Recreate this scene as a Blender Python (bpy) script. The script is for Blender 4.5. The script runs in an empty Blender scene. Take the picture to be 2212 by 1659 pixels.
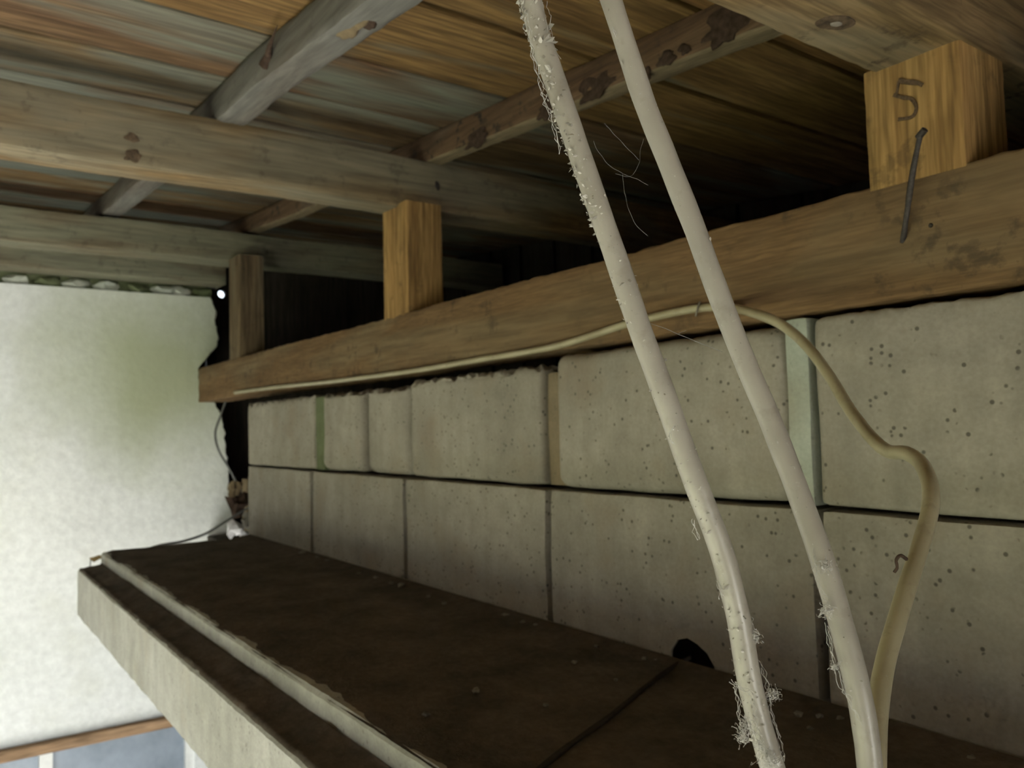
import bpy, bmesh, math, random
from mathutils import Vector, Matrix, noise
random.seed(7)
sc = bpy.context.scene
COL = sc.collection
R = math.radians

# ------------------------------------------------------------------ camera
# world: X runs along the block wall away from the camera, the wall stands at y = -1, Z up, camera at the origin
F, YAW, PITCH, ROLL = 1740.07, 0.62617867, 0.05281165, -0.02540492      # focal length in px of the 2212 px frame
def cam_axes():
    cy, sy = math.cos(YAW), math.sin(YAW); cp, sp = math.cos(PITCH), math.sin(PITCH); cr, sr = math.cos(ROLL), math.sin(ROLL)
    f = Vector((cy, -sy, 0)); r = Vector((-sy, -cy, 0)); u = Vector((0, 0, 1))
    f2 = cp*f + sp*u; u2 = cp*u - sp*f
    return cr*r + sr*u2, cr*u2 - sr*r, f2
CR, CU, CF = cam_axes()
cd = bpy.data.cameras.new('camera'); cam = bpy.data.objects.new('camera', cd); COL.objects.link(cam)
cam.matrix_world = Matrix(((CR.x, CU.x, -CF.x, 0), (CR.y, CU.y, -CF.y, 0), (CR.z, CU.z, -CF.z, 0), (0, 0, 0, 1)))
cd.sensor_width = 36; cd.lens = F/2212*36; cd.clip_start = .02; cd.clip_end = 100
cd.dof.use_dof = True; cd.dof.focus_distance = .56; cd.dof.aperture_fstop = 12.0
sc.camera = cam
def ray(x, y): return CR*((x-1106)/F) - CU*((y-829.5)/F) + CF
def dep(x, y, d): return ray(x, y)*d                       # point at forward distance d
def on(x, y, ax, v):                                        # point on the plane coordinate[ax] = v
    d = ray(x, y); return d*(v/d[ax])

# ------------------------------------------------------------------ light
sc.view_settings.view_transform = 'Standard'; sc.view_settings.look = 'None'; sc.view_settings.gamma = 1
sc.view_settings.use_curve_mapping = False
sc.view_settings.exposure = 0.10
w = bpy.data.worlds.new('daylight'); sc.world = w; w.use_nodes = True
bg = w.node_tree.nodes['Background']; bg.inputs[0].default_value = (.80, .90, 1.0, 1); bg.inputs[1].default_value = 3.0
sun_d = bpy.data.lights.new('sun', 'SUN'); sun_d.energy = 60; sun_d.angle = R(.53); sun_d.color = (1, .99, .97)
sun = bpy.data.objects.new('sun', sun_d); COL.objects.link(sun)
sun.rotation_euler = Vector((.02, -1, -.70)).to_track_quat('-Z', 'Y').to_euler()
XB, YL, YO = -2.6, 1.5, -2.45                                           # back wall at x = XB, left wall at y = YL
DOOR = (-.98, .5, -2.3, -.30)                                # unseen opening added in the back wall, sized for the light: y0 y1 z0 z1
SIDE_OPENING = (-.9, 3.1, -1.75, -.60)                                # unseen opening added in the left wall to steer the light: x0 x1 z0 z1
def portal(name, c, size, d):
    pd = bpy.data.lights.new(name, 'AREA'); pd.shape = 'RECTANGLE'; pd.size, pd.size_y = size; pd.cycles.is_portal = True
    po = bpy.data.objects.new(name, pd); COL.objects.link(po); po.location = c; po.rotation_euler = Vector(d).to_track_quat('-Z', 'Z' if d[0] else 'Y').to_euler()
portal('back_opening_portal', (XB, (DOOR[0]+DOOR[1])/2, (DOOR[2]+DOOR[3])/2), (DOOR[1]-DOOR[0], DOOR[3]-DOOR[2]), (1, 0, 0))
portal('side_opening_portal', ((SIDE_OPENING[0]+SIDE_OPENING[1])/2, YL, (SIDE_OPENING[2]+SIDE_OPENING[3])/2), (SIDE_OPENING[1]-SIDE_OPENING[0], SIDE_OPENING[3]-SIDE_OPENING[2]), (0, -1, 0))
cy_ = sc.cycles; cy_.use_adaptive_sampling = True; cy_.adaptive_threshold = .08; cy_.adaptive_min_samples = 16; cy_.max_bounces = 5; cy_.diffuse_bounces = 3; cy_.glossy_bounces = 2; cy_.transmission_bounces = 2; cy_.caustics_reflective = False; cy_.caustics_refractive = False

# ------------------------------------------------------------------ helpers
def nz(p, s=1., seed=0.): return noise.noise(Vector(p)*s + Vector((seed*13.7, seed*7.3, seed*3.1)))
def tag(o, label=None, cat=None, group=None, kind=None):
    if label: o['label'] = label
    if cat: o['category'] = cat
    if group: o['group'] = group
    if kind: o['kind'] = kind
    return o
def make(name, verts, faces, mat, parent=None, smooth=True, sharp=35, origin=True):
    me = bpy.data.meshes.new(name)
    me.from_pydata([tuple(v) for v in verts], [], faces); me.update()
    return finish(name, me, mat, parent, smooth, sharp, origin)
def finish(name, me, mat, parent=None, smooth=True, sharp=35, origin=True):
    bm = bmesh.new(); bm.from_mesh(me); bmesh.ops.recalc_face_normals(bm, faces=bm.faces); bm.to_mesh(me); bm.free()
    if smooth:
        me.polygons.foreach_set('use_smooth', [True]*len(me.polygons))
        me.set_sharp_from_angle(angle=R(sharp))
    o = bpy.data.objects.new(name, me); COL.objects.link(o)
    for m in (mat if isinstance(mat, (list, tuple)) else [mat]): me.materials.append(m)
    if origin:                                               # origin at the middle of the base
        vs = [v.co for v in me.vertices]
        c = Vector(((min(v.x for v in vs)+max(v.x for v in vs))/2, (min(v.y for v in vs)+max(v.y for v in vs))/2, min(v.z for v in vs)))
        me.transform(Matrix.Translation(-c)); o.location = c
    if parent: o.parent = parent; o.location = o.location - world_loc(parent)
    return o
def world_loc(o):
    l = o.location.copy()
    while o.parent: o = o.parent; l += o.location
    return l
def empty(name, loc):
    o = bpy.data.objects.new(name, None); COL.objects.link(o); o.location = loc; o.empty_display_size = .05; return o

def rect_profile(w, h, r, k=5):
    """rounded rectangle, k points on each straight side"""
    pts = []
    for cx, cy, a0 in ((w/2-r, h/2-r, 0), (-w/2+r, h/2-r, 90), (-w/2+r, -h/2+r, 180), (w/2-r, -h/2+r, 270)):
        for a in (0, 45, 90): pts.append((cx+r*math.cos(R(a0+a)), cy+r*math.sin(R(a0+a))))
        nx = {0: (-1, 0), 90: (0, -1), 180: (1, 0), 270: (0, 1)}[a0]
        L = (w if a0 in (0, 180) else h)-2*r; px, py = pts[-1]
        for i in range(1, k): pts.append((px+nx[0]*L*i/k, py+nx[1]*L*i/k))
    return pts
def timber(name, p0, p1, w, h, mat, parent=None, r=.004, n=60, amp=.003, fuzz=.0008, seed=0, up=(0, 0, 1), taper=1., k=5):
    p0, p1 = Vector(p0), Vector(p1); t = (p1-p0).normalized(); up = Vector(up); side = t.cross(up).normalized(); u = side.cross(t)
    prof = rect_profile(w, h, r, k); m = len(prof); V = []; Fc = []
    for i in range(n+1):
        f = i/n; c = p0.lerp(p1, f); s = 1+(taper-1)*f
        for (a, b) in prof:
            q = c + side*a*s + u*b*s
            d = Vector((nz(q, 2.2, seed), nz(q, 2.2, seed+5), nz(q, 2.2, seed+9)))*amp + Vector((nz(q, 60, seed), nz(q, 60, seed+2), nz(q, 60, seed+4)))*fuzz
            d -= t*d.dot(t)
            V.append(q+d)
    for i in range(n):
        for j in range(m):
            a = i*m+j; b = i*m+(j+1) % m
            Fc.append((a, b, b+m, a+m))
    Fc.append(tuple(range(m))); Fc.append(tuple(n*m+j for j in range(m)))
    return make(name, V, Fc, mat, parent, sharp=40)
def rbox(name, lo, hi, mat, parent=None, r=.006, seg=.02, amp=.0015, seed=0, chip=None, sharp=50):
    """box with rounded, worn edges on a fine grid; chip(p)->offset moves single points"""
    lo, hi = Vector(lo), Vector(hi); c = (lo+hi)/2; H = (hi-lo)/2
    bm = bmesh.new(); cache = {}
    n = [max(1, round((hi[i]-lo[i])/seg)) for i in range(3)]; n = [min(x, 72) for x in n]
    def vert(p):
        key = tuple(round(x, 5) for x in p)
        if key not in cache: cache[key] = bm.verts.new(p)
        return cache[key]
    def co(i, k):                                            # denser rows beside the edges
        f = k/n[i]; return lo[i]+(hi[i]-lo[i])*f
    for ax in range(3):
        a, b = [(1, 2), (2, 0), (0, 1)][ax]
        for s, val in ((-1, lo[ax]), (1, hi[ax])):
            for i in range(n[a]):
                for j in range(n[b]):
                    q = []
                    for di, dj in ((0, 0), (1, 0), (1, 1), (0, 1)):
                        p = [0, 0, 0]; p[ax] = val; p[a] = co(a, i+di); p[b] = co(b, j+dj); q.append(vert(p))
                    bm.faces.new(q if s > 0 else q[::-1])
    for v in bm.verts:
        p = v.co-c; rr = min(r, *(x*.9 for x in H)); q = Vector([max(-H[i]+rr, min(H[i]-rr, p[i])) for i in range(3)])
        d = p-q
        if d.length > 1e-9: p = q+d.normalized()*rr
        wp = p+c
        o = Vector((nz(wp, 9, seed), nz(wp, 9, seed+3), nz(wp, 9, seed+6)))*amp
        if chip: o = o+chip(wp)
        v.co = wp+o
    me = bpy.data.meshes.new(name); bm.to_mesh(me); bm.free()
    return finish(name, me, mat, parent, sharp=sharp)
def catmull(pts, per=8):
    pts = [Vector(p) for p in pts]; P = [2*pts[0]-pts[1]]+pts+[2*pts[-1]-pts[-2]]; out = []
    for i in range(1, len(P)-2):
        a, b, c, d = P[i-1:i+3]
        for k in range(per):
            t = k/per
            out.append(.5*((2*b)+(c-a)*t+(2*a-5*b+4*c-d)*t*t+(3*b-a-3*c+d)*t**3))
    out.append(P[-2]); return out
def tube_data(path, r, m=12, V=None, Fc=None, rough=0., seed=0):
    V = [] if V is None else V; Fc = [] if Fc is None else Fc; base = len(V)
    t = (path[1]-path[0]).normalized(); nrm = t.orthogonal().normalized()
    for i, p in enumerate(path):
        t = (path[min(i+1, len(path)-1)]-path[max(i-1, 0)]).normalized()
        nrm = (nrm-t*nrm.dot(t)).normalized(); b = t.cross(nrm)
        rr = r(i/(len(path)-1)) if callable(r) else r
        for j in range(m):
            a = 2*math.pi*j/m; q = p+(nrm*math.cos(a)+b*math.sin(a))*rr
            if rough: q = q+(q-p)*(nz(q, 45, seed)*rough)
            V.append(q)
    for i in range(len(path)-1):
        for j in range(m):
            a = base+i*m+j; b2 = base+i*m+(j+1) % m
            Fc.append((a, b2, b2+m, a+m))
    Fc.append(tuple(base+j for j in range(m))); Fc.append(tuple(base+(len(path)-1)*m+j for j in range(m)))
    return V, Fc
def tube(name, path, r, mat, parent=None, m=12, rough=0., seed=0):
    V, Fc = tube_data(path, r, m, None, None, rough, seed)
    return make(name, V, Fc, mat, parent, sharp=60)
def disc(name, c, nrm, a, b, ang, th, mat, parent=None, n=24, seed=0, wob=.12):
    """a thin domed, slightly irregular oval lying on a face with normal nrm"""
    nrm = Vector(nrm).normalized(); e1 = Vector((1, 0, 0)) if abs(nrm.x) < .8 else Vector((0, 1, 0))
    e1 = (e1-nrm*e1.dot(nrm)).normalized(); e2 = nrm.cross(e1); c = Vector(c)
    V = []; Fc = []
    for rr, hh in ((1, -th), (1, th*.3), (.8, th), (.45, th*.9)):
        for i in range(n):
            t = 2*math.pi*i/n; k = 1+wob*nz((math.cos(t), math.sin(t), 0), 1.6, seed)
            x = a*rr*k*math.cos(t); y = b*rr*k*math.sin(t)
            V.append(c+e1*(x*math.cos(ang)-y*math.sin(ang))+e2*(x*math.sin(ang)+y*math.cos(ang))+nrm*hh)
    for q in range(3):
        for i in range(n): Fc.append((q*n+i, q*n+(i+1) % n, (q+1)*n+(i+1) % n, (q+1)*n+i))
    Fc.append(tuple(3*n+i for i in range(n))); Fc.append(tuple(range(n)))
    return make(name, V, Fc, mat, parent, sharp=60)
def lump(name, c, size, mat, parent=None, seed=0, sub=2, rough=.35, smooth=True):
    bm = bmesh.new(); bmesh.ops.create_icosphere(bm, subdivisions=sub, radius=1)
    for v in bm.verts:
        k = 1+rough*nz(v.co, 1.4, seed)+rough*.5*nz(v.co, 3.7, seed+1)
        v.co = Vector((v.co.x*size[0]*k, v.co.y*size[1]*k, v.co.z*size[2]*k))+Vector(c)
    me = bpy.data.meshes.new(name); bm.to_mesh(me); bm.free()
    return finish(name, me, mat, parent, smooth=smooth, sharp=30)

# ------------------------------------------------------------------ materials
class NT:
    def __init__(s, name):
        s.m = bpy.data.materials.new(name); s.m.use_nodes = True; s.t = s.m.node_tree; s.b = s.t.nodes['Principled BSDF']
    def n(s, typ, **kw):
        x = s.t.nodes.new(typ)
        for k, v in kw.items(): setattr(x, k, v)
        return x
    def l(s, a, b): s.t.links.new(a, b)
    def coord(s, scale=(1, 1, 1), rnd=True):
        tc = s.n('ShaderNodeTexCoord'); mp = s.n('ShaderNodeMapping'); mp.inputs['Scale'].default_value = scale
        if rnd:
            oi = s.n('ShaderNodeObjectInfo'); mul = s.n('ShaderNodeVectorMath', operation='SCALE'); mul.inputs[0].default_value = (17.3, 9.1, 23.7)
            s.l(oi.outputs['Random'], mul.inputs['Scale']); add = s.n('ShaderNodeVectorMath', operation='ADD')
            s.l(tc.outputs['Object'], add.inputs[0]); s.l(mul.outputs[0], add.inputs[1]); s.l(add.outputs[0], mp.inputs['Vector'])
        else: s.l(tc.outputs['Object'], mp.inputs['Vector'])
        return mp.outputs[0]
    def noise(s, vec, scale, detail=4, rough=.55, dist=0.):
        x = s.n('ShaderNodeTexNoise'); x.inputs['Scale'].default_value = scale; x.inputs['Detail'].default_value = detail
        x.inputs['Roughness'].default_value = rough; x.inputs['Distortion'].default_value = dist; s.l(vec, x.inputs['Vector']); return x.outputs['Fac']
    def ramp(s, fac, stops, interp='LINEAR'):
        x = s.n('ShaderNodeValToRGB'); x.color_ramp.interpolation = interp; e = x.color_ramp.elements
        while len(e) < len(stops): e.new(.5)
        for i, (p, c) in enumerate(stops):
            e[i].position = p; e[i].color = (*c, 1) if len(c) == 3 else c
        s.l(fac, x.inputs['Fac']); return x.outputs['Color']
    def mix(s, fac, a, b, mode='MIX'):
        x = s.n('ShaderNodeMix', data_type='RGBA', blend_type=mode)
        for sock, v in ((x.inputs[0], fac), (x.inputs[6], a), (x.inputs[7], b)):
            if isinstance(v, (int, float)): sock.default_value = v
            elif isinstance(v, tuple): sock.default_value = (*v, 1)
            else: s.l(v, sock)
        return x.outputs[2]
    def bump(s, h, strength=.4, dist=.002):
        x = s.n('ShaderNodeBump'); x.inputs['Strength'].default_value = strength; x.inputs['Distance'].default_value = dist
        s.l(h, x.inputs['Height']); s.l(x.outputs[0], s.b.inputs['Normal'])
    def out(s, col, rough=.85, spec=.2):
        if isinstance(col, tuple): s.b.inputs['Base Color'].default_value = (*col, 1)
        else: s.l(col, s.b.inputs['Base Color'])
        s.b.inputs['Roughness'].default_value = rough; s.b.inputs['Specular IOR Level'].default_value = spec
        return s.m
B3 = lambda v: (v, v, v)
def wood(name, dark, light, grey=None, grey_amt=.5, axis=0, scale=1., spots=0., rough=.8, streak=1.):
    t = NT(name); sv = [9., 9., 9.]; sv[axis] = .55
    v = t.coord(tuple(x*scale for x in sv)); iso = t.coord((1, 1, 1))
    a = t.noise(v, 2.2, 4, .6, .35); b = t.noise(v, 9, 2, .6); fine = t.noise(v, 30, 1, .6)
    col = t.ramp(a, [(.30, dark), (.70, light)])
    col = t.mix(.62*streak, col, t.ramp(b, [(.36, B3(.34)), (.62, B3(1.2))]), 'MULTIPLY')
    col = t.mix(.45, col, t.ramp(fine, [(.3, B3(.5)), (.7, B3(1.25))]), 'MULTIPLY')
    sv2 = [2.2]*3; sv2[axis] = .5
    if grey:
        g = t.noise(t.coord(tuple(sv2)), 2.4, 3, .55, .6)
        gm = t.ramp(g, [(.62-.35*grey_amt, B3(0)), (.72-.2*grey_amt, B3(1))])
        gcol = t.mix(.75, grey, t.ramp(b, [(.3, B3(.6)), (.7, B3(1.2))]), 'MULTIPLY')
        col = t.mix(gm, col, gcol)
    if spots:
        s_ = t.noise(iso, 26, 4, .65); s2 = t.noise(iso, 7, 2)
        sm = t.ramp(s_, [(.56, B3(0)), (.66, B3(spots))])
        sm = t.mix(1., sm, t.ramp(s2, [(.42, B3(0)), (.55, B3(1))]), 'MULTIPLY')
        col = t.mix(sm, col, (.028, .024, .02))
    t.bump(fine, .4, .001)
    return t.out(col, rough, .15)
def concrete(name, c1, c2, pores=.6, stain=(.26, .19, .11), stain_amt=.5, streaks=True):
    t = NT(name); iso = t.coord()
    big = t.noise(iso, 3.2, 4, .6); mid = t.noise(iso, 22, 4, .65); fine = t.noise(iso, 160, 1, .7)
    col = t.ramp(big, [(.35, c1), (.68, c2)])
    col = t.mix(.35, col, t.ramp(mid, [(.3, B3(.62)), (.7, B3(1.22))]), 'MULTIPLY')
    col = t.mix(.25, col, t.ramp(fine, [(.3, B3(.7)), (.7, B3(1.2))]), 'MULTIPLY')
    if streaks:                                              # faint vertical run marks
        st = t.noise(t.coord((26, 26, 3.)), 1., 3, .6)
        col = t.mix(.35, col, t.ramp(st, [(.35, B3(.78)), (.68, B3(1.15))]), 'MULTIPLY')
    sn = t.noise(iso, 5.5, 3, .6); col = t.mix(t.ramp(sn, [(.55, B3(0)), (.78, B3(stain_amt))]), col, stain)
    vo = t.n('ShaderNodeTexVoronoi'); vo.inputs['Scale'].default_value = 78; vo.inputs['Randomness'].default_value = 1.0
    t.l(iso, vo.inputs['Vector'])
    sel = t.noise(iso, 34, 1, .5)                            # only some cells hold a pore
    pm = t.ramp(vo.outputs['Distance'], [(.16, B3(1)), (.27, B3(0))]); pm = t.mix(1., pm, t.ramp(sel, [(.51, B3(0)), (.57, B3(1))]), 'MULTIPLY')
    pf = t.mix(pores, (0, 0, 0), pm)
    col = t.mix(pf, col, (.06, .055, .045))
    t.bump(fine, .35, .0015)
    return t.out(col, .95, .1)

M = {}
M['block'] = concrete('aerated_block', (.285, .255, .208), (.375, .340, .285), .75, (.19, .135, .085), .6)
M['mortar_green'] = concrete('mossy_mortar', (.095, .115, .055), (.165, .185, .105), .2, (.075, .095, .045), .4)
M['mortar_brown'] = concrete('brown_mortar', (.200, .155, .101), (.273, .218, .146), .2)
M['mortar_pale'] = concrete('pale_mortar', (.364, .392, .328), (.473, .491, .419), .2)
M['mortar_dark'] = concrete('dark_mortar', (.045, .040, .032), (.075, .066, .052), .2, (.04, .03, .02), .3)
M['ledge'] = concrete('cast_concrete', (.342, .328, .283), (.432, .416, .372), .35)
M['rubble'] = concrete('rubble', (.15, .138, .113), (.25, .23, .19), .3) #(0.195, 0.189, 0.143), (0.293, 0.280, 0.234), .3)
M['plate'] = wood('sawn_red_brown_timber', (.132, .078, .037), (.223, .137, .067), (.199, .140, .078), .35, axis=0, spots=.5, streak=.4)
M['post_x'] = wood('fresh_sawn_timber', (.294, .164, .060), (.432, .268, .103), None, axis=2, spots=.35)
M['post_grey'] = wood('old_post_timber', (0.140, 0.098, 0.056), (0.210, 0.154, 0.091), (0.182, 0.154, 0.105), .4, axis=2, spots=.3)
M['beam'] = wood('old_beam_timber', (.15, .095, .042), (.27, .175, .08), (.215, .185, .125), .55, axis=1, spots=.3, streak=.8)
M['beam_far'] = wood('far_beam_timber', (.129, .091, .053), (.212, .159, .098), (.204, .197, .136), .9, axis=1, spots=.3, streak=.7)
M['beam_near'] = wood('near_beam_timber', (.172, .109, .055), (.281, .195, .094), (.257, .211, .133), .4, axis=1, spots=.8)
M['batten'] = wood('weathered_pole', (.081, .061, .044), (.138, .114, .089), (.134, .126, .109), .8, axis=0, spots=.25, streak=.6)
M['batten_bark'] = wood('bark_edged_pole', (0.102, 0.060, 0.036), (0.162, 0.102, 0.060), (0.120, 0.090, 0.066), .4, axis=0, spots=1., streak=.6)
M['batten_bare'] = wood('bare_grey_pole', (.117, .098, .078), (.179, .156, .129), (.164, .156, .136), .8, axis=0, spots=.1, streak=.5)
M['bark_bare'] = wood('bare_brown_pole', (.19, .14, .085), (.27, .21, .13), None, axis=0, spots=.15, streak=.5)
PL = [((.13, .066, .024), (.25, .14, .05), (.15, .11, .065), .05), ((.14, .078, .03), (.27, .165, .062), (.17, .14, .09), .12),
      ((.10, .062, .03), (.20, .13, .06), (.16, .155, .118), .5), ((.095, .052, .03), (.18, .11, .055), (.155, .155, .12), .45),
      ((.08, .05, .03), (.15, .10, .052), (.125, .13, .105), .75)]
for i, (d, l, g, a) in enumerate(PL): M['plank%d' % i] = wood('roof_plank_wood_%d' % i, d, l, g, a, axis=1, streak=1.)
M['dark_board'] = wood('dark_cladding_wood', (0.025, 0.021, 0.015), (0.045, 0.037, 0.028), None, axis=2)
def dirt():
    t = NT('dark_soil'); iso = t.coord(); a = t.noise(iso, 7, 5, .65); b = t.noise(iso, 60, 5, .7)
    col = t.ramp(a, [(.35, (.080, .069, .055)), (.62, (.140, .113, .088)), (.78, (.20, .145, .108))])
    col = t.mix(.5, col, t.ramp(b, [(.3, B3(.55)), (.72, B3(1.4))]), 'MULTIPLY'); t.bump(b, .6, .004); return t.out(col, 1., .05)
M['dirt'] = dirt()
def plaster():
    t = NT('roughcast_plaster'); iso = t.coord(rnd=False); a = t.noise(iso, 1.6, 4, .6); b = t.noise(iso, 30, 5, .7); c = t.noise(iso, 5, 3)
    col = t.ramp(a, [(.35, (.75, .77, .74)), (.65, (.83, .845, .825))])
    col = t.mix(.6, col, t.ramp(b, [(.3, B3(.78)), (.7, B3(1.1))]), 'MULTIPLY')
    col = t.mix(t.ramp(c, [(.5, B3(0)), (.8, B3(.25))]), col, (.58, .58, .44))
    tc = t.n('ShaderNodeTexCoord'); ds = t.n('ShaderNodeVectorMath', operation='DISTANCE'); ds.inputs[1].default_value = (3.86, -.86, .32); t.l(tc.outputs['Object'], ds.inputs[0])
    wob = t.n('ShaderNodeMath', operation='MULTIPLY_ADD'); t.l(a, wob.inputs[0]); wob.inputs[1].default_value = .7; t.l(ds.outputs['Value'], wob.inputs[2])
    col = t.mix(t.ramp(wob.outputs[0], [(.45, B3(.85)), (1.0, B3(0))]), col, (.47, .51, .31))      # green-tinted shade of the wall's upper right, painted into the colour
    t.bump(b, .5, .006); return t.out(col, .95, .1)
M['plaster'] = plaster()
def plain(name, col, rough=.7, spec=.3, var=.25, scale=40, metal=0.):
    t = NT(name); iso = t.coord(); a = t.noise(iso, scale, 4, .6)
    c = t.mix(1., t.ramp(a, [(.3, B3(1-var)), (.7, B3(1+var*.6))]), col, 'MULTIPLY'); t.bump(a, .25, .001)
    t.b.inputs['Metallic'].default_value = metal; return t.out(c, rough, spec)
def cable_mat(name, c1, c2, dust):
    t = NT(name); iso = t.coord(rnd=False); a = t.noise(iso, 18, 3, .5); b = t.noise(iso, 240, 3, .7); d = t.noise(iso, 55, 4, .65)
    col = t.ramp(a, [(.35, c1), (.65, c2)]); col = t.mix(t.ramp(d, [(.56, B3(0)), (.72, B3(.55))]), col, dust)
    col = t.mix(t.ramp(b, [(.66, B3(0)), (.74, B3(.6))]), col, (.45, .42, .36)); t.bump(b, .15, .0004); return t.out(col, .33, .5)
M['cable'] = cable_mat('cream_cable_sheath', (.27, .245, .205), (.325, .30, .25), (.20, .175, .14))
M['cable_yellow'] = cable_mat('yellowed_cable_sheath', (.35, .305, .19), (.43, .385, .25), (.26, .215, .14))
def web():
    t = NT('cobweb_silk'); t.out((.55, .53, .49), .9, .1); t.b.inputs['Alpha'].default_value = .6; return t.m
M['web'] = web()
M['web_thread'] = plain('cobweb_thread', (.22, .21, .2), .8, .2, .3)
M['flake'] = plain('dust_flake', (.36, .335, .29), .9, .1, .4)
M['rust'] = plain('rusty_iron', (.06, .05, .045), .6, .4, .5, 220, .4)
M['wire'] = plain('grey_wire', (.12, .12, .11), .5, .4)
M['cord'] = plain('dark_cord', (.05, .041, .032), .95, .1)
M['knot'] = plain('dark_knot', (.115, .08, .05), .8, .2, .6, 90)
M['knot_core'] = plain('grey_knot_core', (.24, .21, .17), .8, .2, .4, 120)
M['scar'] = plain('bare_wood_scar', (.17, .125, .07), .8, .2, .3, 60)
M['bark'] = plain('torn_bark', (.065, .042, .03), .9, .1, .5, 80)
M['mark'] = plain('charcoal_mark', (.12, .08, .05), .95, .05, .5, 300)
M['white_paint'] = plain('white_paint', (.78, .79, .76), .5, .4, .08)
M['trim_wood'] = wood('varnished_frame_wood', (.27, .165, .09), (.38, .25, .15), None, axis=1)
M['paper'] = plain('white_paper', (.75, .74, .74), .8, .2, .15)
M['leaf'] = plain('dry_leaf', (.22, .15, .06), .8, .2, .4)
M['shell'] = plain('pale_bounce_wall', (.62, .62, .58), .9, .1, .15, 6)  # unseen walls, made pale to bounce light onto the blocks
M['floor'] = concrete('floor_concrete', (.44, .44, .42), (.50, .50, .48), .1, (.4, .38, .34), .3)
M['lawn'] = plain('lawn', (.20, .215, .135), 1., .05, .5, 3)
M['bounce_ground'] = plain('pale_bounce_ground', (.78, .76, .70), 1., .05, .2, 3)  # unseen ground, made pale to bounce daylight in through the back opening
M['roofing'] = plain('roofing_felt', (.018, .018, .018), .9, .1)
def glass():
    t = NT('dusty_window_glass'); iso = t.coord(); a = t.noise(iso, 5, 4, .6)
    t.out(t.ramp(a, [(.35, (.26, .31, .36)), (.7, (.42, .48, .56))]), .25, .5); t.b.inputs['Alpha'].default_value = .8; return t.m
M['glass'] = glass()

# ------------------------------------------------------------------ the setting
S_ = .0855                                                   # roof slope
def zr(x, z0): return z0+S_*(x-1.93)
def st(o): o['kind'] = 'structure'; return o
def slab(name, lo, hi, mat, parent=None):
    x0, y0, z0 = lo; x1, y1, z1 = hi
    V = [(x0, y0, z0), (x1, y0, z0), (x1, y1, z0), (x0, y1, z0), (x0, y0, z1), (x1, y0, z1), (x1, y1, z1), (x0, y1, z1)]
    return make(name, V, [(0, 3, 2, 1), (4, 5, 6, 7), (0, 1, 5, 4), (1, 2, 6, 5), (2, 3, 7, 6), (3, 0, 4, 7)], mat, parent, smooth=False)
st(slab('floor', (XB, YO-.1, -2.4), (4.2, YL+.2, -2.3), M['floor']))
st(slab('bounce_ground_outside', (-16, -10, -2.5), (XB-.2, 12, -2.36), M['bounce_ground']))
def boxes(name, bl, mat):
    V = []; Fc = []
    for (a, b) in bl:
        k = len(V); V += [(a[0], a[1], a[2]), (b[0], a[1], a[2]), (b[0], b[1], a[2]), (a[0], b[1], a[2]), (a[0], a[1], b[2]), (b[0], a[1], b[2]), (b[0], b[1], b[2]), (a[0], b[1], b[2])]
        Fc += [tuple(k+i for i in f) for f in ((0, 3, 2, 1), (4, 5, 6, 7), (0, 1, 5, 4), (1, 2, 6, 5), (2, 3, 7, 6), (3, 0, 4, 7))]
    return make(name, V, Fc, mat, smooth=False)
y0, y1, z0, z1 = DOOR  # DOOR is the unseen opening added for the light
st(boxes('unseen_wall_back', [((XB-.2, -2.6, -2.4), (XB, y0, .37)), ((XB-.2, y1, -2.4), (XB, YL+.2, .37)), ((XB-.2, y0, z1), (XB, y1, .37))], M['shell']))
def prisms(name, polys, y0, y1, mat):
    V = []; Fc = []
    for P in polys:
        k = len(V); n = len(P); V += [(x, y0, z) for x, z in P]+[(x, y1, z) for x, z in P]
        Fc += [tuple(k+i for i in range(n)), tuple(k+n+i for i in range(n))]+[(k+i, k+(i+1) % n, k+n+(i+1) % n, k+n+i) for i in range(n)]
    return make(name, V, Fc, mat, smooth=False)
x0, x1, z0, z1 = SIDE_OPENING; rt = lambda x: (x, zr(x, .845))
st(prisms('unseen_wall_left', [[(XB, -2.3), (x0, -2.3), rt(x0), rt(XB)], [(x0, z1), (x1, z1), rt(x1), rt(x0)], [(x1, -2.3), (4.2, -2.3), rt(4.2), rt(x1)], [(x0, -2.3), (x1, -2.3), (x1, z0), (x0, z0)]], YL, YL+.2, M['shell']))  # the last polygon is a parapet, added to shorten the sun patch
st(slab('ground_beside', (XB-.2, YL+.2, -2.5), (16, 14, -2.36), M['lawn']))

# block wall: recessed mortar core, then each block by itself
wr = st(boxes('wall_right', [((XB, -1.24, -2.3), (3.86, -1.04, -.62)), ((XB, -1.22, -.62), (.70, -1.09, -.30)), ((1.5, -1.22, -.62), (3.08, -1.09, -.30)), ((XB, -1.22, -.30), (3.08, -1.10, .08)), ((3.14, -1.24, -.62), (3.86, -1.04, -.47))], M['mortar_dark']))
def top_chip(zt, amt, seed):
    def f(p):
        o = Vector((0, 0, 0))
        k = max(0, 1-(zt-p.z)/.035)
        if k > 0:
            o.z -= k*amt*(.4+.9*abs(nz((p.x, p.y*.4, 0), 38, seed))+.5*abs(nz((p.x, p.y*.4, 0), 95, seed)))
            if p.y > -1.02: o.y -= k*amt*.8*abs(nz(p, 45, seed+2))
        return o
    return f
def edge_chip(seed, amt=.004):
    def f(p): return Vector((0, -amt*max(0, nz(p, 14, seed)-.25)*2 if p.y > -1.03 else 0, 0))
    return f
ZL, ZJ = -.398, -.124
low = [(-1.15, -.552), (-.545, .052), (.06, .662), (.676, 1.266), (1.280, 1.863), (1.879, 2.487), (2.503, 3.13)]
dy = [.0, .0, .0, .001, .002, .003, .005]
LB = []
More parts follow.
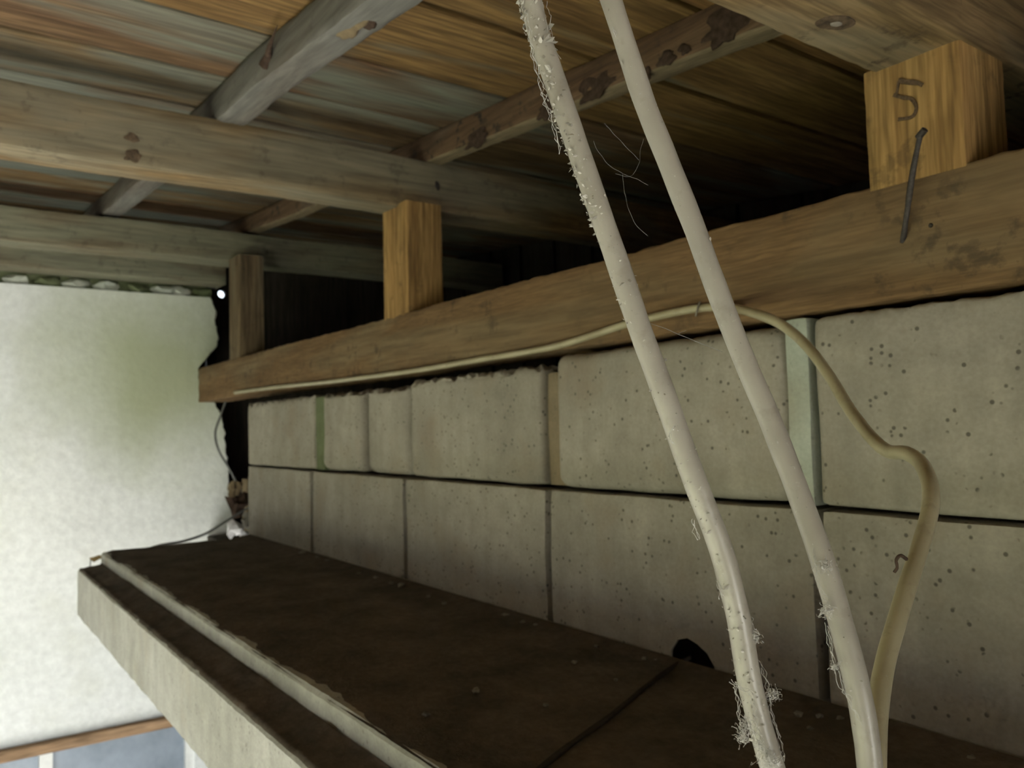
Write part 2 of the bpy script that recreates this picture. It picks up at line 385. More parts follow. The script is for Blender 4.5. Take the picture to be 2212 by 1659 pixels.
for i, (a, b) in enumerate(low):
    LB.append(rbox('block', (a, -1.2, ZL), (b, -1.0+dy[i], ZJ-.003), M['block'], wr, r=.007, seg=.016, amp=.0022, seed=20+i, chip=edge_chip(i)))
upb = [(-1.15, -.56, .146, .0, .004, .01), (-.55, .055, .146, .0, .004, .01), (.063, .659, .144, .004, .006, .008), (.704, 1.233, .141, .008, .005, .024),
       (1.292, 1.842, .142, -.004, .030, .013), (1.862, 2.104, .134, -.005, .034, .028), (2.126, 2.402, .136, .004, .034, .026), (2.468, 3.13, .132, .003, .028, .008)]
for i, (a, b, zt, d, amt, r) in enumerate(upb):
    rbox('block', (a, -1.2, ZJ+.004), (b, -1.0+d, zt), M['block'], wr, r=r, seg=.0085, amp=.0025, seed=40+i, chip=top_chip(zt, amt, i))
for a, b, dd, zt, m in ((2.400, 2.472, -.004, .112, 'mortar_green'), (1.842, 1.862, -.05, .10, 'mortar_green'), (1.233, 1.292, -.022, .11, 'mortar_brown'), (.668, .706, .005, .143, 'mortar_pale')):
    rbox('mortar_joint', (a, -1.18, ZJ+.002), (b, -1.0+dd, zt), M[m], wr, r=.006, seg=.012, amp=.003, seed=a*10)
# mouse hole at the foot of a lower block
def cut_hole(o):
    pts = [on(1447, 1440, 1, -1), on(1450, 1405, 1, -1), on(1464, 1382, 1, -1), on(1482, 1379, 1, -1), on(1505, 1392, 1, -1), on(1528, 1412, 1, -1), on(1543, 1440, 1, -1), on(1549, 1475, 1, -1)]
    V = []; Fc = []
    prof = [(p.x, p.z) for p in pts]; prof[0] = (prof[0][0], ZL-.03); prof[-1] = (prof[-1][0], ZL-.03)
    n = len(prof)
    for yy, fl in ((-.95, 0), (-1.004, 0), (-1.3, 1)):      # widens inwards
        xm = prof[-1][0]; ww = prof[0][0]-xm
        for i, (x, z) in enumerate(prof): V.append((x+fl*(.30*(x-xm)/ww), yy, z+fl*(.03 if z > ZL-.02 else 0)))
    for q in (0, n):
        for i in range(n): Fc.append((q+i, q+(i+1) % n, q+n+(i+1) % n, q+n+i))
    Fc.append(tuple(range(n))); Fc.append(tuple(range(2*n, 3*n)))
    me = bpy.data.meshes.new('cut'); me.from_pydata(V, [], Fc); bm = bmesh.new(); bm.from_mesh(me); bmesh.ops.recalc_face_normals(bm, faces=bm.faces); bm.to_mesh(me); bm.free()
    c = bpy.data.objects.new('cut', me); COL.objects.link(c)
    md = o.modifiers.new('hole', 'BOOLEAN'); md.operation = 'DIFFERENCE'; md.object = c; md.solver = 'EXACT'
    bpy.context.view_layer.update()
    dg = bpy.context.evaluated_depsgraph_get(); new = bpy.data.meshes.new_from_object(o.evaluated_get(dg))
    o.modifiers.clear(); old = o.data; o.data = new; bpy.data.meshes.remove(old); bpy.data.objects.remove(c)
cut_hole(LB[3])

# far plaster wall: broken right edge, window opening low down
XP = 3.86
prof = [(.640, -1.065), (.60, -1.085), (.52, -1.092), (.45, -1.10), (.41, -1.085), (.37, -1.06), (.335, -1.03), (.30, -1.0), (.20, -1.03), (.14, -1.09), (.05, -1.12), (-.1, -1.135), (-.2, -1.145), (-.35, -1.155), (-.6, -1.17), (-2.3, -1.19)]
def yr_(z):
    for (za, ya), (zb, yb) in zip(prof, prof[1:]):
        if za >= z >= zb: return ya+(yb-ya)*(za-z)/(za-zb)
    return prof[0][1]
V = []; Fc = []
zs = []; z = .640
while z > -1.20: zs.append(z); z -= .008
zs.append(-1.22)
for z in zs:
    yy = yr_(z)+.012*nz((0, 0, z), 25, 3)+.005*nz((0, 0, z), 90, 4)
    zt = z+(.004*nz((0, yy, 0), 20) if z == .640 else 0)
    V += [(XP, -.95, zt), (XP+.004, yy+.006, z), (XP+.012, yy, z), (XP+.1, yy-.004, z)]
for i in range(len(zs)-1):
    for j in range(3): Fc.append((4*i+j, 4*i+j+1, 4*i+5+j, 4*i+4+j))
def quad(y0, y1, z0, z1, x=XP):
    k = len(V); V.extend([(x, y0, z0), (x, y1, z0), (x, y1, z1), (x, y0, z1)]); Fc.append((k, k+1, k+2, k+3))
WY0, WY1, WZ0, WZ1 = -.985, .75, -2.0, -1.26
quad(-.95, YL, -1.22, .640); quad(-1.17, YL, WZ1, -1.22); quad(-1.17, WY0, -2.3, WZ1); quad(WY1, YL, -2.3, WZ1); quad(WY0, WY1, -2.3, WZ0)
k = len(V)
V += [(XP, -1.06, .640), (XP, YL, .640), (XP+.1, YL, .640), (XP+.1, -1.06, .640)]; Fc.append((k, k+1, k+2, k+3))
for (ya, za, yb, zb) in ((WY0, WZ0, WY1, WZ0), (WY1, WZ0, WY1, WZ1), (WY1, WZ1, WY0, WZ1), (WY0, WZ1, WY0, WZ0)):
    k = len(V); V += [(XP, ya, za), (XP, yb, zb), (XP+.14, yb, zb), (XP+.14, ya, za)]; Fc.append((k, k+1, k+2, k+3))
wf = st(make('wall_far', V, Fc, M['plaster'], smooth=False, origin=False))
# ragged mortar and lumps between the plaster and the timber on top of it
lx = [-1.03, -.94, -.86, -.75, -.62, -.51, -.40, -.28, -.17, -.05, .07, .2, .33, .47, .6]
slab('mortar_bed', (XP+.03, -1.06, .630), (XP+.1, YL, .70), M['mortar_green'], wf)
for i, y in enumerate(lx):
    lump('mortar_lump', (XP+.03, y+.02*nz((i, 0, 0), 3.3), .662), (.028, .05+.022*nz((i, 0, 0), 5.7), .024), M['mortar_pale' if i % 3 else 'mortar_green'], wf, seed=i, rough=.5)

# window low in the far wall
win = st(empty('window_1', (XP+.05, (WY0+WY1)/2, WZ0)))
for y0, y1 in ((-.995, -.945), (-.425, -.375), (.15, .20), (.70, .75)):
    rbox('mullion', (XP+.02, y0, WZ0), (XP+.07, y1, WZ1), M['white_paint'], win, r=.004, seg=.05, amp=.0004)
rbox('sill', (XP-.04, WY0-.03, WZ0-.04), (XP+.07, WY1+.03, WZ0), M['white_paint'], win, r=.004, seg=.06, amp=.0005)
for i, (y0, y1) in enumerate(((-.945, -.425), (-.375, .15), (.20, .70))):
    slab('pane', (XP+.045, y0, WZ0), (XP+.05, y1, WZ1), M['glass'], win)
slab('curtain', (XP+.128, WY0, WZ0), (XP+.134, WY1, WZ1), M['white_paint'], win)
tr = st(timber('trim_1', (XP-.012, -1.05, -1.262), (XP-.012, .80, -1.238), .05, .046, M['trim_wood'], n=40, amp=.002, seed=3, r=.006))

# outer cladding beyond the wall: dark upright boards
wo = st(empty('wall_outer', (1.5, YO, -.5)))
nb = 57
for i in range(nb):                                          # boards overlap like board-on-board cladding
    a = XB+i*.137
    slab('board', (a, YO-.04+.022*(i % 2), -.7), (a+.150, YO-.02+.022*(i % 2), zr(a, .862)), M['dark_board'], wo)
slab('leak_sheet', (XB, YO-.08, -2.3), (4.2, YO-.045, .5), M['dark_board'], wo)  # backing sheet added to stop daylight leaking between the boards
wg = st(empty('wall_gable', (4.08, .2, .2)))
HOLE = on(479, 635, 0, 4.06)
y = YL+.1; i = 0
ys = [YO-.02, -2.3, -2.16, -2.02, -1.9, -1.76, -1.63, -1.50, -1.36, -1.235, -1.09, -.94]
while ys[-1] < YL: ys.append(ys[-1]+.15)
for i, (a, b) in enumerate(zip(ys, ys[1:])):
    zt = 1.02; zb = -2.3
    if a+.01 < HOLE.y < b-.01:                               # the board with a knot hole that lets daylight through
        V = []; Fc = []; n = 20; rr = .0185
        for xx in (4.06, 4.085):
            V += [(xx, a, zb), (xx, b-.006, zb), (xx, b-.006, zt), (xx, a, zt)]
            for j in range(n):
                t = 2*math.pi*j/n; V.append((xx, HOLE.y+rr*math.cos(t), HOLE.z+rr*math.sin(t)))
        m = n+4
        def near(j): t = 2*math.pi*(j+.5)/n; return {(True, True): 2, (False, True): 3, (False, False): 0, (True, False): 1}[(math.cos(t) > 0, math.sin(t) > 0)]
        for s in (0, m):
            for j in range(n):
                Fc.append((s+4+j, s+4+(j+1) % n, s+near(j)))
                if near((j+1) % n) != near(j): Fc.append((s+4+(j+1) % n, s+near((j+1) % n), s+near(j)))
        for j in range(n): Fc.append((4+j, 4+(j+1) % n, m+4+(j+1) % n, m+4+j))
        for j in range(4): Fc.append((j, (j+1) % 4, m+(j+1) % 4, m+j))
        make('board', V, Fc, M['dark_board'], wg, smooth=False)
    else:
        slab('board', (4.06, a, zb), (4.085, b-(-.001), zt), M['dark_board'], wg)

# roof: planks on battens on beams, felt on top
ce = st(empty('ceiling', (.5, .3, .8)))
edges = [(.10-.3*k-.29, .10-.3*k) for k in range(9, -1, -1)]+[(.108, .40), (.41, .655), (.662, .912), (.926, 1.193), (1.213, 1.505), (1.518, 1.80), (1.810, 2.06), (2.075, 2.33), (2.34, 2.60), (2.61, 2.88), (2.89, 3.16), (3.17, 3.40), (3.41, 3.64), (3.655, 3.84), (3.85, 4.14)]
pm = {11: 0, 12: 0, 13: 1, 14: 1, 15: 3, 16: 2, 17: 3, 18: 2}
for i, (a, b) in enumerate(edges):
    dz = .004*nz((i, 0, 0), 2.3)
    m = M['plank%d' % pm.get(i, (i*3) % 5 if i < 19 else 2+(i % 3))]
    timber('plank', ((a+b)/2, YL-.01, zr((a+b)/2, .823)+dz), ((a+b)/2, YO+.01, zr((a+b)/2, .823)-dz), b-a, .026, m, ce, r=.003, n=40, amp=.003, fuzz=.0008, seed=i, up=(-math.sin(math.atan(S_)), 0, math.cos(math.atan(S_))), k=3)
V = [(x, y, zr(x, .85)+h) for h in (0, .012) for (x, y) in ((-4.2, YO-.3), (4.35, YO-.3), (4.35, YL+.6), (-4.2, YL+.6))]
make('roofing_felt', V, [(0, 1, 2, 3), (4, 5, 6, 7), (0, 1, 5, 4), (1, 2, 6, 5), (2, 3, 7, 6), (3, 0, 4, 7)], M['roofing'], ce, smooth=False)

# ------------------------------------------------------------------ timbers
plate = timber('wall_plate', (-1.2, -1.065, .2255), (3.836, -1.065, .2255), .13, .155, M['plate'], n=260, amp=.004, fuzz=.0035, seed=2, r=.005, k=7)
tag(plate, 'long red-brown sawn timber lying along the top of the concrete block wall', 'timber')
disc('nail_hole', on(2010, 487, 1, -.9985), (0, 1, 0), .0028, .0028, 0, .0006, M['cord'], plate, 12)

def beam(p0, p1, w, h, mat, label, seed, amp=.006):
    b = timber('roof_beam', p0, p1, w, h, mat, n=190, amp=amp, fuzz=.0015, seed=seed, r=.007, k=6); return tag(b, label, 'beam', 'roof beams')
b1 = beam((1.931, 1.45, .661), (1.931, -2.4, .661), .112, .138, M['beam'], 'weathered roof beam resting on the bright yellow post in the middle', 11)
b2 = beam((3.445, 1.45, .780), (3.445, -2.4, .782), .145, .126, M['beam_far'], 'farthest roof beam, resting on the grey post near the plaster wall', 12)
b3 = beam((.499, 1.45, .525), (.499, -2.4, .525), .118, .145, M['beam_near'], 'nearest roof beam with a big knot, above the post marked 5', 13, .0015)
def knot(par, c, nrm, a, b, ang, seed):
    k = disc('knot', c, nrm, a, b, ang, .0012, M['knot'], par, seed=seed); disc('knot_core', Vector(c)+Vector(nrm)*.0012, nrm, a*.34, b*.3, ang, .001, M['knot_core'], k, seed=seed+1); return k
knot(b3, on(1806, 50, 2, .4508), (0, 0, -1), .015, .024, .35, 1)
disc('knot', on(285, 297, 0, 1.875), (-1, 0, 0), .015, .009, 0, .0008, M['knot'], b1, seed=4, wob=.6)
disc('knot', on(288, 337, 0, 1.875), (-1, 0, 0), .019, .012, .2, .0008, M['knot'], b1, seed=5, wob=.6)
disc('nail_head', on(945, 401, 0, 1.874), (-1, 0, 0), .007, .013, .2, .0015, M['rust'], b1, 12)

def batten(y0, w, h, mat, bare, label, seed, x0=XB+.05, x1=4.0):
    b = timber('roof_batten', (x0, y0, zr(x0, .731)+h/2), (x1, y0, zr(x1, .731)+h/2), w, h, mat, n=220, amp=.009, fuzz=.0022, seed=seed, r=.012, k=6)
    b.data.materials.append(bare)                            # the sawn underside, without bark
    for p in b.data.polygons:
        if p.normal.z < -.75: p.material_index = 1
    return tag(b, label, 'batten', 'battens across the roof beams')
bt1 = batten(-.566, .074, .078, M['batten'], M['batten_bare'], 'grey rounded roof batten with a splinter and bare wood scar', 31)
bt2 = batten(-1.118, .058, .078, M['batten_bark'], M['bark_bare'], 'dark bark-stained roof batten crossing behind the two hanging cables', 32)
for x, y, a_, b_, sd in ((1285, 190, .055, .026, 1), (1180, 235, .03, .02, 2), (1560, 62, .05, .03, 3), (1440, 125, .022, .012, 4), (1030, 300, .05, .018, 5), (1480, 105, .012, .01, 6), (1390, 160, .018, .014, 7)):
    disc('bark_shadow_patch', on(x, y, 1, -1.087), (0, 1, 0), a_, b_, 0, .0025, M['bark'], bt2, 28, sd, .8)  # bark patches; the one beside the nearest beam paints in that beam's shadow
# splinter and scar on the grey batten
A = on(578, 122, 1, -.522); Bq = on(583, 98, 1, -.512); Cq = on(599, 56, 1, -.498)
tube('splinter', catmull([A+Vector((.02, 0, -.01)), A, Bq, Cq], 5), lambda f: .011*(1-f)+.0008, M['bark'], bt1, 6, .3)
disc('bare_scar', on(762, 54, 2, zr(1.2, .728)), (0, .5, -1), .050, .015, .0, .005, M['scar'], bt1, seed=8, wob=.5)
disc('knot', on(797, 50, 2, zr(1.2, .722)), (0, .5, -1), .014, .011, .0, .004, M['bark'], bt1, seed=9, wob=.4)
disc('nail_head', on(588, 192, 2, zr(1.65, .731)), (0, 0, -1), .004, .004, 0, .001, M['rust'], bt1, 12)

def post(x0, x1, zt, yb, mat, label, seed):
    p = timber('post', ((x0+x1)/2, (-1.0+yb)/2, .297), ((x0+x1)/2, (-1.0+yb)/2, zt), x1-x0, -1.0-yb, mat, n=24, amp=.003, fuzz=.0008, seed=seed, up=(0, 1, 0), r=.004, k=6)
    return tag(p, label, 'post', 'short posts on the wall plate')
p3 = post(.446, .570, .456, -1.117, M['post_x'], 'short post marked with a handwritten 5 under the nearest beam', 51)
p2 = post(1.832, 1.972, .597, -1.107, M['post_x'], 'yellow sawn post under the middle roof beam', 52)
p1 = post(3.235, 3.372, .722, -1.10, M['post_grey'], 'grey-brown narrow post farthest away, beside the daylight hole', 53)
def ribbon(name, pts, wdt, nrm, mat, parent, th=.0004):
    nrm = Vector(nrm); P = catmull(pts, 5); V = []; Fc = []
    for i, p in enumerate(P):
        t = (P[min(i+1, len(P)-1)]-P[max(i-1, 0)]).normalized(); s = t.cross(nrm).normalized()*wdt/2*(1+.35*nz(p, 90))
        V += [p+s-nrm*.001, p-s-nrm*.001, p-s+nrm*th, p+s+nrm*th]
    for i in range(len(P)-1):
        for j in range(4): Fc.append((4*i+j, 4*i+(j+1) % 4, 4*i+4+(j+1) % 4, 4*i+4+j))
    Fc += [(0, 1, 2, 3), tuple(4*(len(P)-1)+j for j in range(4))]
    return make(name, V, Fc, mat, parent, smooth=False)
py = -.9985
ribbon('handwritten_mark', [on(x, y, 1, py) for x, y in ((1940, 174), (1958, 177), (1980, 179), (1992, 184))], .0055, (0, 1, 0), M['mark'], p3)
ribbon('handwritten_mark', [on(x, y, 1, py) for x, y in ((1941, 176), (1936, 203))], .0025, (0, 1, 0), M['mark'], p3)
ribbon('handwritten_mark', [on(x, y, 1, py) for x, y in ((1930, 205), (1950, 211), (1968, 214), (1978, 228), (1977, 243), (1966, 254), (1940, 258))], .0042, (0, 1, 0), M['mark'], p3)
# board on top of the plaster wall
wb = timber('wall_top_board', (XP-.03, 1.45, .742), (XP-.03, -1.10, .742), .16, .105, M['beam_far'], n=60, amp=.006, fuzz=.003, seed=61, r=.006)
tag(wb, 'dark board bedded on top of the far plaster wall under the beam', 'board')

# ------------------------------------------------------------------ concrete ledge
X0, X1 = -1.2, 3.11; YR, YF, Zt, Zs, Zb = -.483, -.411, ZL, -.446, -.602
prof = [(-.990, Zt), (YR-.006, Zt), (YR, Zt-.006), (YR, Zs), (YF-.006, Zs), (YF, Zs-.006), (YF, Zb+.006), (YF-.006, Zb), (-.990, Zb)]
pp = []
for (a, b) in zip(prof, prof[1:]+prof[:1]):
    L = math.hypot(b[0]-a[0], b[1]-a[1]); n = max(1, int(L/.03))
    for i in range(n): pp.append((a[0]+(b[0]-a[0])*i/n, a[1]+(b[1]-a[1])*i/n))
n = 200; m = len(pp); V = []; Fc = []
for i in range(n+1):
    x = X0+(X1-X0)*i/n
    for (y, z) in pp:
        q = Vector((x, y, z)); k = 0 if y < -.985 else 1
        V.append(q+k*Vector((.004*nz(q, 8, 2) if i in (0, n) else 0, .003*nz(q, 5, 3)+.0012*nz(q, 40, 4), .0025*nz(q, 6, 5)+.0012*nz(q, 45, 6)-(.006*abs(nz(q, 18, 7)) if abs(z-Zb) < .008 else 0))))
for i in range(n):
    for j in range(m): Fc.append((i*m+j, i*m+(j+1) % m, (i+1)*m+(j+1) % m, (i+1)*m+j))
Fc.append(tuple(range(m))); Fc.append(tuple(n*m+j for j in range(m)))
ledge = make('concrete_ledge', V, Fc, M['ledge'], sharp=40)
tag(ledge, 'stepped concrete ledge running along the foot of the block wall', 'ledge')
def dirt_strip(y0, y1, z, seed, edge):
    nx, ny = 230, 16; V = []; Fc = []
    for i in range(nx+1):
        x = X0+(X1-.004-X0)*i/nx
        for j in range(ny+1):
            f = j/ny; e = y1-.002-.002*abs(nz((x, 0, 0), 9, seed))*edge-.003*abs(nz((x, 0, 0), 40, seed))
            y = y0+(e-y0)*f; q = Vector((x, y, 0))
            hgt = .004+.003*nz(q, 14, seed)+.002*nz(q, 50, seed)
            back = max(0, 1-(y-y0)/.05)*(.010+.008*nz(q, 18, seed+3))      # swept up against the face behind
            V.append((x, y, z+(max(.0012, hgt+back) if 0 < j < ny else (.014 if j == 0 else -.002))))
    for i in range(nx):
        for j in range(ny): a = i*(ny+1)+j; Fc.append((a, a+1, a+ny+2, a+ny+1))
    o = make('dirt_layer', V, Fc, M['dirt'], ledge, sharp=60); o['label'] = 'dark brown dust and soil'; return o
dirt_strip(-.992, YR, Zt, 1, 1); dirt_strip(YR, YF, Zs, 2, .6)
# crumbs of mortar and stones on the dirt
cr = [(662, 1196, 10), (690, 1206, 8), (708, 1213, 7), (845, 1262, 9), (868, 1268, 12), (812, 1250, 7), (1028, 1495, 12), (1092, 1332, 11), (1130, 1346, 9), (1158, 1352, 8), (925, 1290, 6), (960, 1305, 7), (1180, 1525, 8), (920, 1545, 10), (1240, 1432, 8), (1290, 1398, 7), (1392, 1425, 8), (775, 1240, 7), (1420, 1428, 7), (1330, 1470, 6), (1725, 1545, 12), (1770, 1550, 10), (1815, 1556, 12), (1750, 1575, 8), (1860, 1560, 9), (2100, 1640, 11)]
for i, (x, y, s) in enumerate(cr):
    p = on(x, y, 2, Zt+.006); p.y = max(p.y, -.975); d = p.dot(CF); r = s*d/F*.8
    lump('mortar_crumb', p+Vector((0, 0, r*.35)), (r, r*.9, r*.6), M['rubble'], None, seed=i, sub=2, rough=.6)
    tag(bpy.context.scene.collection.objects[-1], 'small grey mortar crumb lying in the dirt on the concrete ledge', 'crumb', 'mortar crumbs on the ledge')
cordp = [on(x, y, 2, Zt+.009) for x, y in ((1490, 1420), (1450, 1442), (1390, 1487), (1320, 1545), (1250, 1595), (1180, 1648), (1120, 1700))]
tag(tube('cord', catmull(cordp, 6), .0036, M['cord'], None, 8, .2), 'thin dark cord lying across the dirty ledge from the hole', 'cord')

# ------------------------------------------------------------------ cables
def depth_path(pts): return [dep(x, y, d) for x, y, d in pts]
c1 = [(1105, -170, .50), (1128, -70, .50), (1146, 0, .50), (1163, 70, .50), (1190, 150, .497), (1226, 255, .492), (1267, 375, .488), (1302, 475, .484), (1345, 600, .482), (1384, 715, .478), (1427, 830, .474), (1462, 930, .472), (1507, 1055, .468), (1555, 1180, .466), (1582, 1280, .464), (1599, 1355, .464), (1616, 1455, .462), (1633, 1530, .460), (1668, 1655, .456), (1720, 1800, .452), (1760, 1900, .45)]
c2 = [(1262, -170, .53), (1295, -75, .525), (1320, 0, .52), (1357, 113, .518), (1394, 226, .516), (1440, 340, .513), (1503, 500, .51), (1539, 600, .507), (1600, 758, .50), (1667, 916, .49), (1728, 1074, .478), (1766, 1180, .468), (1798, 1280, .46), (1826, 1380, .453), (1852, 1480, .447), (1870, 1580, .443), (1880, 1660, .44), (1890, 1780, .436), (1896, 1880, .434)]
RC = .0069
cab1 = tube('hanging_cable', catmull(depth_path(c1), 8), RC, M['cable'], None, 20, .05, 1)
cab2 = tube('hanging_cable', catmull(depth_path(c2), 8), RC, M['cable'], None, 20, .05, 2)
tag(cab1, 'cream hanging cable on the left, crusted with cobweb and dust', 'cable', 'cables hanging in front')
tag(cab2, 'smoother cream hanging cable on the right, in front of the looped cable', 'cable', 'cables hanging in front')
yp = -.9925
c3 = [on(x, y, 1, yp) for x, y in ((508, 848), (600, 836), (700, 826), (790, 815), (880, 803), (960, 790), (1040, 776), (1120, 763), (1200, 748), (1280, 724), (1350, 701), (1420, 683), (1500, 667), (1570, 664))]
c3 += [dep(1640, 680, 1.10), dep(1695, 706, 1.05), dep(1745, 750, 1.0), dep(1790, 810, .94), dep(1838, 888, .88), dep(1885, 948, .81), dep(1920, 975, .77), dep(1958, 979, .735), dep(1990, 1002, .70), dep(2009, 1050, .66), dep(2008, 1105, .635), dep(1988, 1180, .61), dep(1962, 1260, .585), (dep(1938, 1340, .565)), dep(1915, 1420, .545), dep(1900, 1500, .525), dep(1893, 1580, .505), dep(1890, 1670, .485), dep(1890, 1800, .47)]
cab3 = tube('looped_cable', catmull(c3, 8), .0066, M['cable_yellow'], None, 16, .04, 3)
tag(cab3, 'yellowed cable clipped along the timber, then looping down in front of blocks', 'cable')
tube('dried_tendril', catmull([dep(1958, 1208, .59), dep(1945, 1200, .585), dep(1936, 1210, .585), (dep(1938, 1226, .588)), dep(1932, 1236, .59)], 5), .0012, M['bark'], cab3, 6, .3)
cl = tube('cable_clip_nail', catmull([on(1512, 652, 1, -.985), on(1507, 665, 1, -.982), on(1503, 682, 1, -.99)], 5), .0016, M['knot_core'], None, 8)
tag(cl, 'small bent nail holding the yellowed cable to the timber', 'nail')
# rusty nail standing across post and plate
na = on(1950, 523, 1, -1.002); nb2 = on(1958, 470, 1, -.988); nc = on(1972, 370, 1, -.974); ne = on(1988, 292, 1, -.968); nf = on(1998, 280, 1, -.966)
nail = tube('rusty_nail', catmull([na, nb2, nc, ne], 6), .0036, M['rust'], None, 10, .2); tag(nail, 'long bent rusty nail standing across the post and timber', 'nail')
tube('nail_head', [ne-(nf-ne)*.5, nf], .0044, M['rust'], nail, 8, .3)

# dust flakes and cobweb on the cables
def flakes(par, path, cnt, side, seed, smin=.0005, smax=.0018, fr=(0, 1)):
    rnd = random.Random(seed); V = []; Fc = []
    for _ in range(cnt):
        f = rnd.uniform(*fr); i = min(int(f*(len(path)-1)), len(path)-2); p = path[i].lerp(path[i+1], rnd.random()); t = (path[i+1]-path[i]).normalized()
        s = CR-t*CR.dot(t); s.normalize(); b = s.cross(t).normalized()
        if b.dot(CF) > 0: b = -b
        a = rnd.gauss(side, .9); nrm = (s*math.sin(a)+b*math.cos(a)).normalized()
        c = p+nrm*RC*1.07; sz = rnd.uniform(smin, smax)*(1 if rnd.random() < .9 else 1.8); k = len(V)
        e1 = Vector((rnd.gauss(0, 1), rnd.gauss(0, 1), rnd.gauss(0, 1))).normalized(); e2 = nrm.cross(e1).normalized()
        V += [c+e1*sz, c+e2*sz*.5+nrm*sz*.3, c-e1*sz*.7+nrm*sz*.5, c-e2*sz*.5]
        Fc += [(k, k+1, k+2), (k, k+2, k+3)]
    o = make('dust_flakes', V, Fc, M['flake'], par, smooth=False); o['kind'] = 'stuff'; return o
flakes(cab1, catmull(depth_path(c1), 8), 420, -.8, 1, .0004, .0014); flakes(cab1, catmull(depth_path(c1), 8), 260, -1.25, 9, .0006, .0024, (.08, .36)); flakes(cab2, catmull(depth_path(c2), 8), 110, -.2, 2, .0004, .0013)
def fluff(name, par, strands, seed, spread=.0025, n=3, r=.00016, sheets=None, mat='web'):
    """matted silk: wandering threads around each strand and small torn sheets"""
    rnd = random.Random(seed); V = []; Fc = []
    for st_ in strands:
        P = catmull([dep(*p) for p in st_], 8)
        for k in range(n):
            off = Vector((rnd.gauss(0, 1), rnd.gauss(0, 1), rnd.gauss(0, 1)))*spread*.3
            Q = [p+off+Vector((nz(p, 300, seed+k), nz(p, 300, seed+k+20), nz(p, 300, seed+k+40)))*spread for p in P]
            tube_data(Q, r, 4, V, Fc)
    for (x, y, d, s) in (sheets or []):                      # small matted tufts
        c = dep(x, y, d); g = lambda: Vector((rnd.gauss(0, 1), rnd.gauss(0, 1), rnd.gauss(0, 1)))
        for k in range(50):
            p = c+g()*s*.28; q = p+g()*s*.22; tube_data(catmull([p, p.lerp(q, .5)+g()*s*.16, q, q+g()*s*.14], 4), r*.8, 3, V, Fc)
        for k in range(9):
            p = c+g()*s*.25; b = len(V); V += [p, p+g()*s*.16, p+g()*s*.16, p+g()*s*.12]; Fc += [(b, b+1, b+2), (b, b+2, b+3)]
    o = make(name, V, Fc, M[mat], par, smooth=False); o['kind'] = 'stuff'; return o
fluff('cobweb', cab1, [[(1583, 1470, .452), (1595, 1500, .45), (1602, 1560, .448), (1612, 1590, .447)], [(1587, 1470, .452), (1606, 1488, .45), (1623, 1495, .449), (1630, 1540, .448), (1645, 1600, .446), (1662, 1640, .445)],
     [(1602, 1545, .449), (1630, 1590, .447), (1655, 1625, .445), (1672, 1659, .444)], [(1640, 1435, .462), (1650, 1460, .46), (1656, 1490, .459), (1662, 1530, .458), (1680, 1590, .455), (1690, 1640, .453)],
     [(1605, 1320, .463), (1616, 1340, .462), (1628, 1360, .461), (1632, 1385, .461)], [(1547, 1250, .464), (1552, 1270, .46), (1556, 1285, .46)], [(1455, 925, .464), (1445, 945, .463), (1452, 960, .462)],
     [(1495, 1125, .465), (1502, 1150, .463), (1508, 1165, .463)], [(1132, 10, .496), (1150, 110, .49), (1168, 190, .488), (1190, 260, .486), (1210, 330, .484)], [(1172, 0, .498), (1180, 60, .496), (1196, 130, .494)]], 3, sheets=[(1612, 1570, .447, .007), (1606, 1590, .446, .006), (1632, 1375, .46, .005), (1668, 1500, .458, .006), (1655, 1640, .445, .008), (1673, 1652, .446, .007), (1640, 1610, .446, .005)])
fluff('cobweb', cab2, [[(1784, 1350, .447), (1792, 1400, .445), (1804, 1445, .443), (1820, 1490, .441), (1838, 1525, .439), (1856, 1560, .437)], [(1806, 1215, .466), (1813, 1240, .464), (1818, 1272, .463)], [(1760, 1190, .462), (1764, 1250, .456), (1788, 1300, .452)],
     [(1774, 1330, .45), (1788, 1305, .448), (1806, 1318, .448)], [(1690, 945, .484), (1700, 990, .48), (1712, 1015, .476)], [(1326, 60, .512), (1330, 80, .512)]], 5, .002, 3, sheets=[(1786, 1318, .448, .006), (1803, 1440, .443, .004), (1782, 1225, .456, .006)])
def threads(name, strands, r, label, spread=.0006):
    V = []; Fc = []
    for st_ in strands:
        P = catmull([dep(*p) for p in st_], 10); P = [p+Vector((nz(p, 160, 1), nz(p, 160, 2), nz(p, 160, 3)))*spread for p in P]; tube_data(P, r, 4, V, Fc)
    o = make(name, V, Fc, M['web_thread'], None, smooth=False); tag(o, label, 'cobweb', kind='stuff')
threads('cobweb', [[(1282, 305, .488), (1292, 328, .49), (1315, 355, .495), (1345, 375, .5), (1378, 388, .505), (1400, 400, .512)], [(1330, 375, .495), (1360, 382, .50), (1380, 355, .505), (1384, 320, .51), (1390, 300, .514)], [(1305, 265, .49), (1345, 310, .50), (1380, 345, .505)], [(1345, 375, .5), (1352, 430, .5), (1370, 480, .5), (1400, 510, .51)]], .00009, 'fine cobweb strung in the dark between the two hanging cables')
threads('spider_thread', [[(1406, 699, .478), (1435, 709, .482), (1470, 724, .488), (1515, 742, .496), (1560, 760, .505)], [(1466, 720, .487), (1478, 716, .489), (1482, 714, .49)]], .00013, 'taut spider thread slanting from the left cable to the right one', .0002)

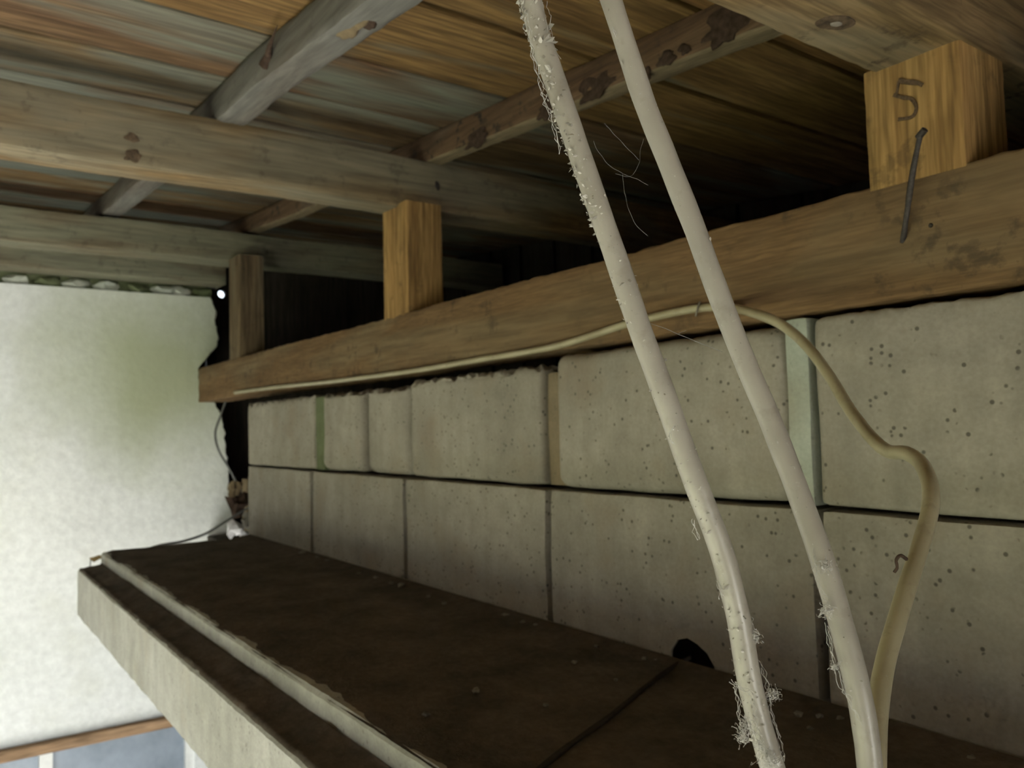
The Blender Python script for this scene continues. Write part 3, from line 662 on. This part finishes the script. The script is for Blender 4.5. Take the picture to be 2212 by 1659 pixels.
# ------------------------------------------------------------------ odds and ends at the far end
def wire(pts, r, label, cat='wire'): return tag(tube('loose_wire', catmull(pts, 8), r, M['wire'], None, 6), label, cat)
wire([on(487, 868, 0, 3.7), on(478, 895, 0, 3.7), on(465, 935, 0, 3.7), on(473, 975, 0, 3.7), on(495, 1012, 0, 3.7), on(520, 1060, 0, 3.7), on(545, 1110, 0, 3.68)], .006, 'grey wire hanging in a bow below the end of the timber')
wire([on(300, 1192, 0, 3.13), on(345, 1178, 0, 3.16), on(400, 1168, 0, 3.2), on(450, 1150, 0, 3.22), on(490, 1125, 0, 3.2), on(525, 1103, 0, 3.18), on(550, 1090, 0, 3.16)], .005, 'loose grey wire rising from the far end of the ledge')
tag(rbox('wood_offcut', (3.56, -1.26, -.47), (3.64, -1.13, -.20), M['scar'], None, r=.006, seg=.04, amp=.008, seed=5), 'pale wood offcut standing in the gap at the end of the wall', 'offcut')
for i, (x, y, s, m) in enumerate(((516, 1088, .042, 'bark'), (537, 1122, .034, 'rubble'), (508, 1142, .034, 'paper'), (528, 1160, .026, 'paper'), (508, 1056, .032, 'scar'))):
    p = on(x, y, 0, 3.30+.035*i); p.z = max(p.z, -.46)
    lump('rubble_piece', p, (s*.7, s*.8, s), M[m], None, seed=70+i, rough=1.1, smooth=False)
    tag(bpy.context.scene.collection.objects[-1], ['dark brown bark lump wedged between block wall end and plaster', 'grey stone lump touching the end of the block wall', 'crumpled white paper scrap left of the block wall end', 'smaller white paper scrap at the corner of the ledge', 'tan wood lump on top of the rubble in the gap'][i], 'rubble')
lp = [on(228, 1203, 0, 3.09), on(214, 1204, 0, 3.12), on(203, 1209, 0, 3.15), on(194, 1207, 0, 3.16)]
V = []
for i, p in enumerate(lp):
    wd = (.002, .007, .009, .002)[i]; V += [p+Vector((.0, 0, wd)), p-Vector((0, 0, wd)), p+Vector((.008, 0, wd)), p+Vector((.008, 0, -wd))]
Fc = []
for i in range(3): Fc += [(4*i, 4*i+1, 4*i+5, 4*i+4), (4*i+2, 4*i+3, 4*i+7, 4*i+6), (4*i, 4*i+2, 4*i+6, 4*i+4), (4*i+1, 4*i+3, 4*i+7, 4*i+5)]
Fc += [(0, 1, 3, 2), (12, 13, 15, 14)]
lf = tag(make('dry_leaf', V, Fc, M['leaf']), 'dry brown leaf poking over the far corner of the ledge', 'leaf')
tube('stalk', [on(196, 1208, 0, 3.16), on(194, 1230, 0, 3.16)], .002, M['wire'], lf, 6)
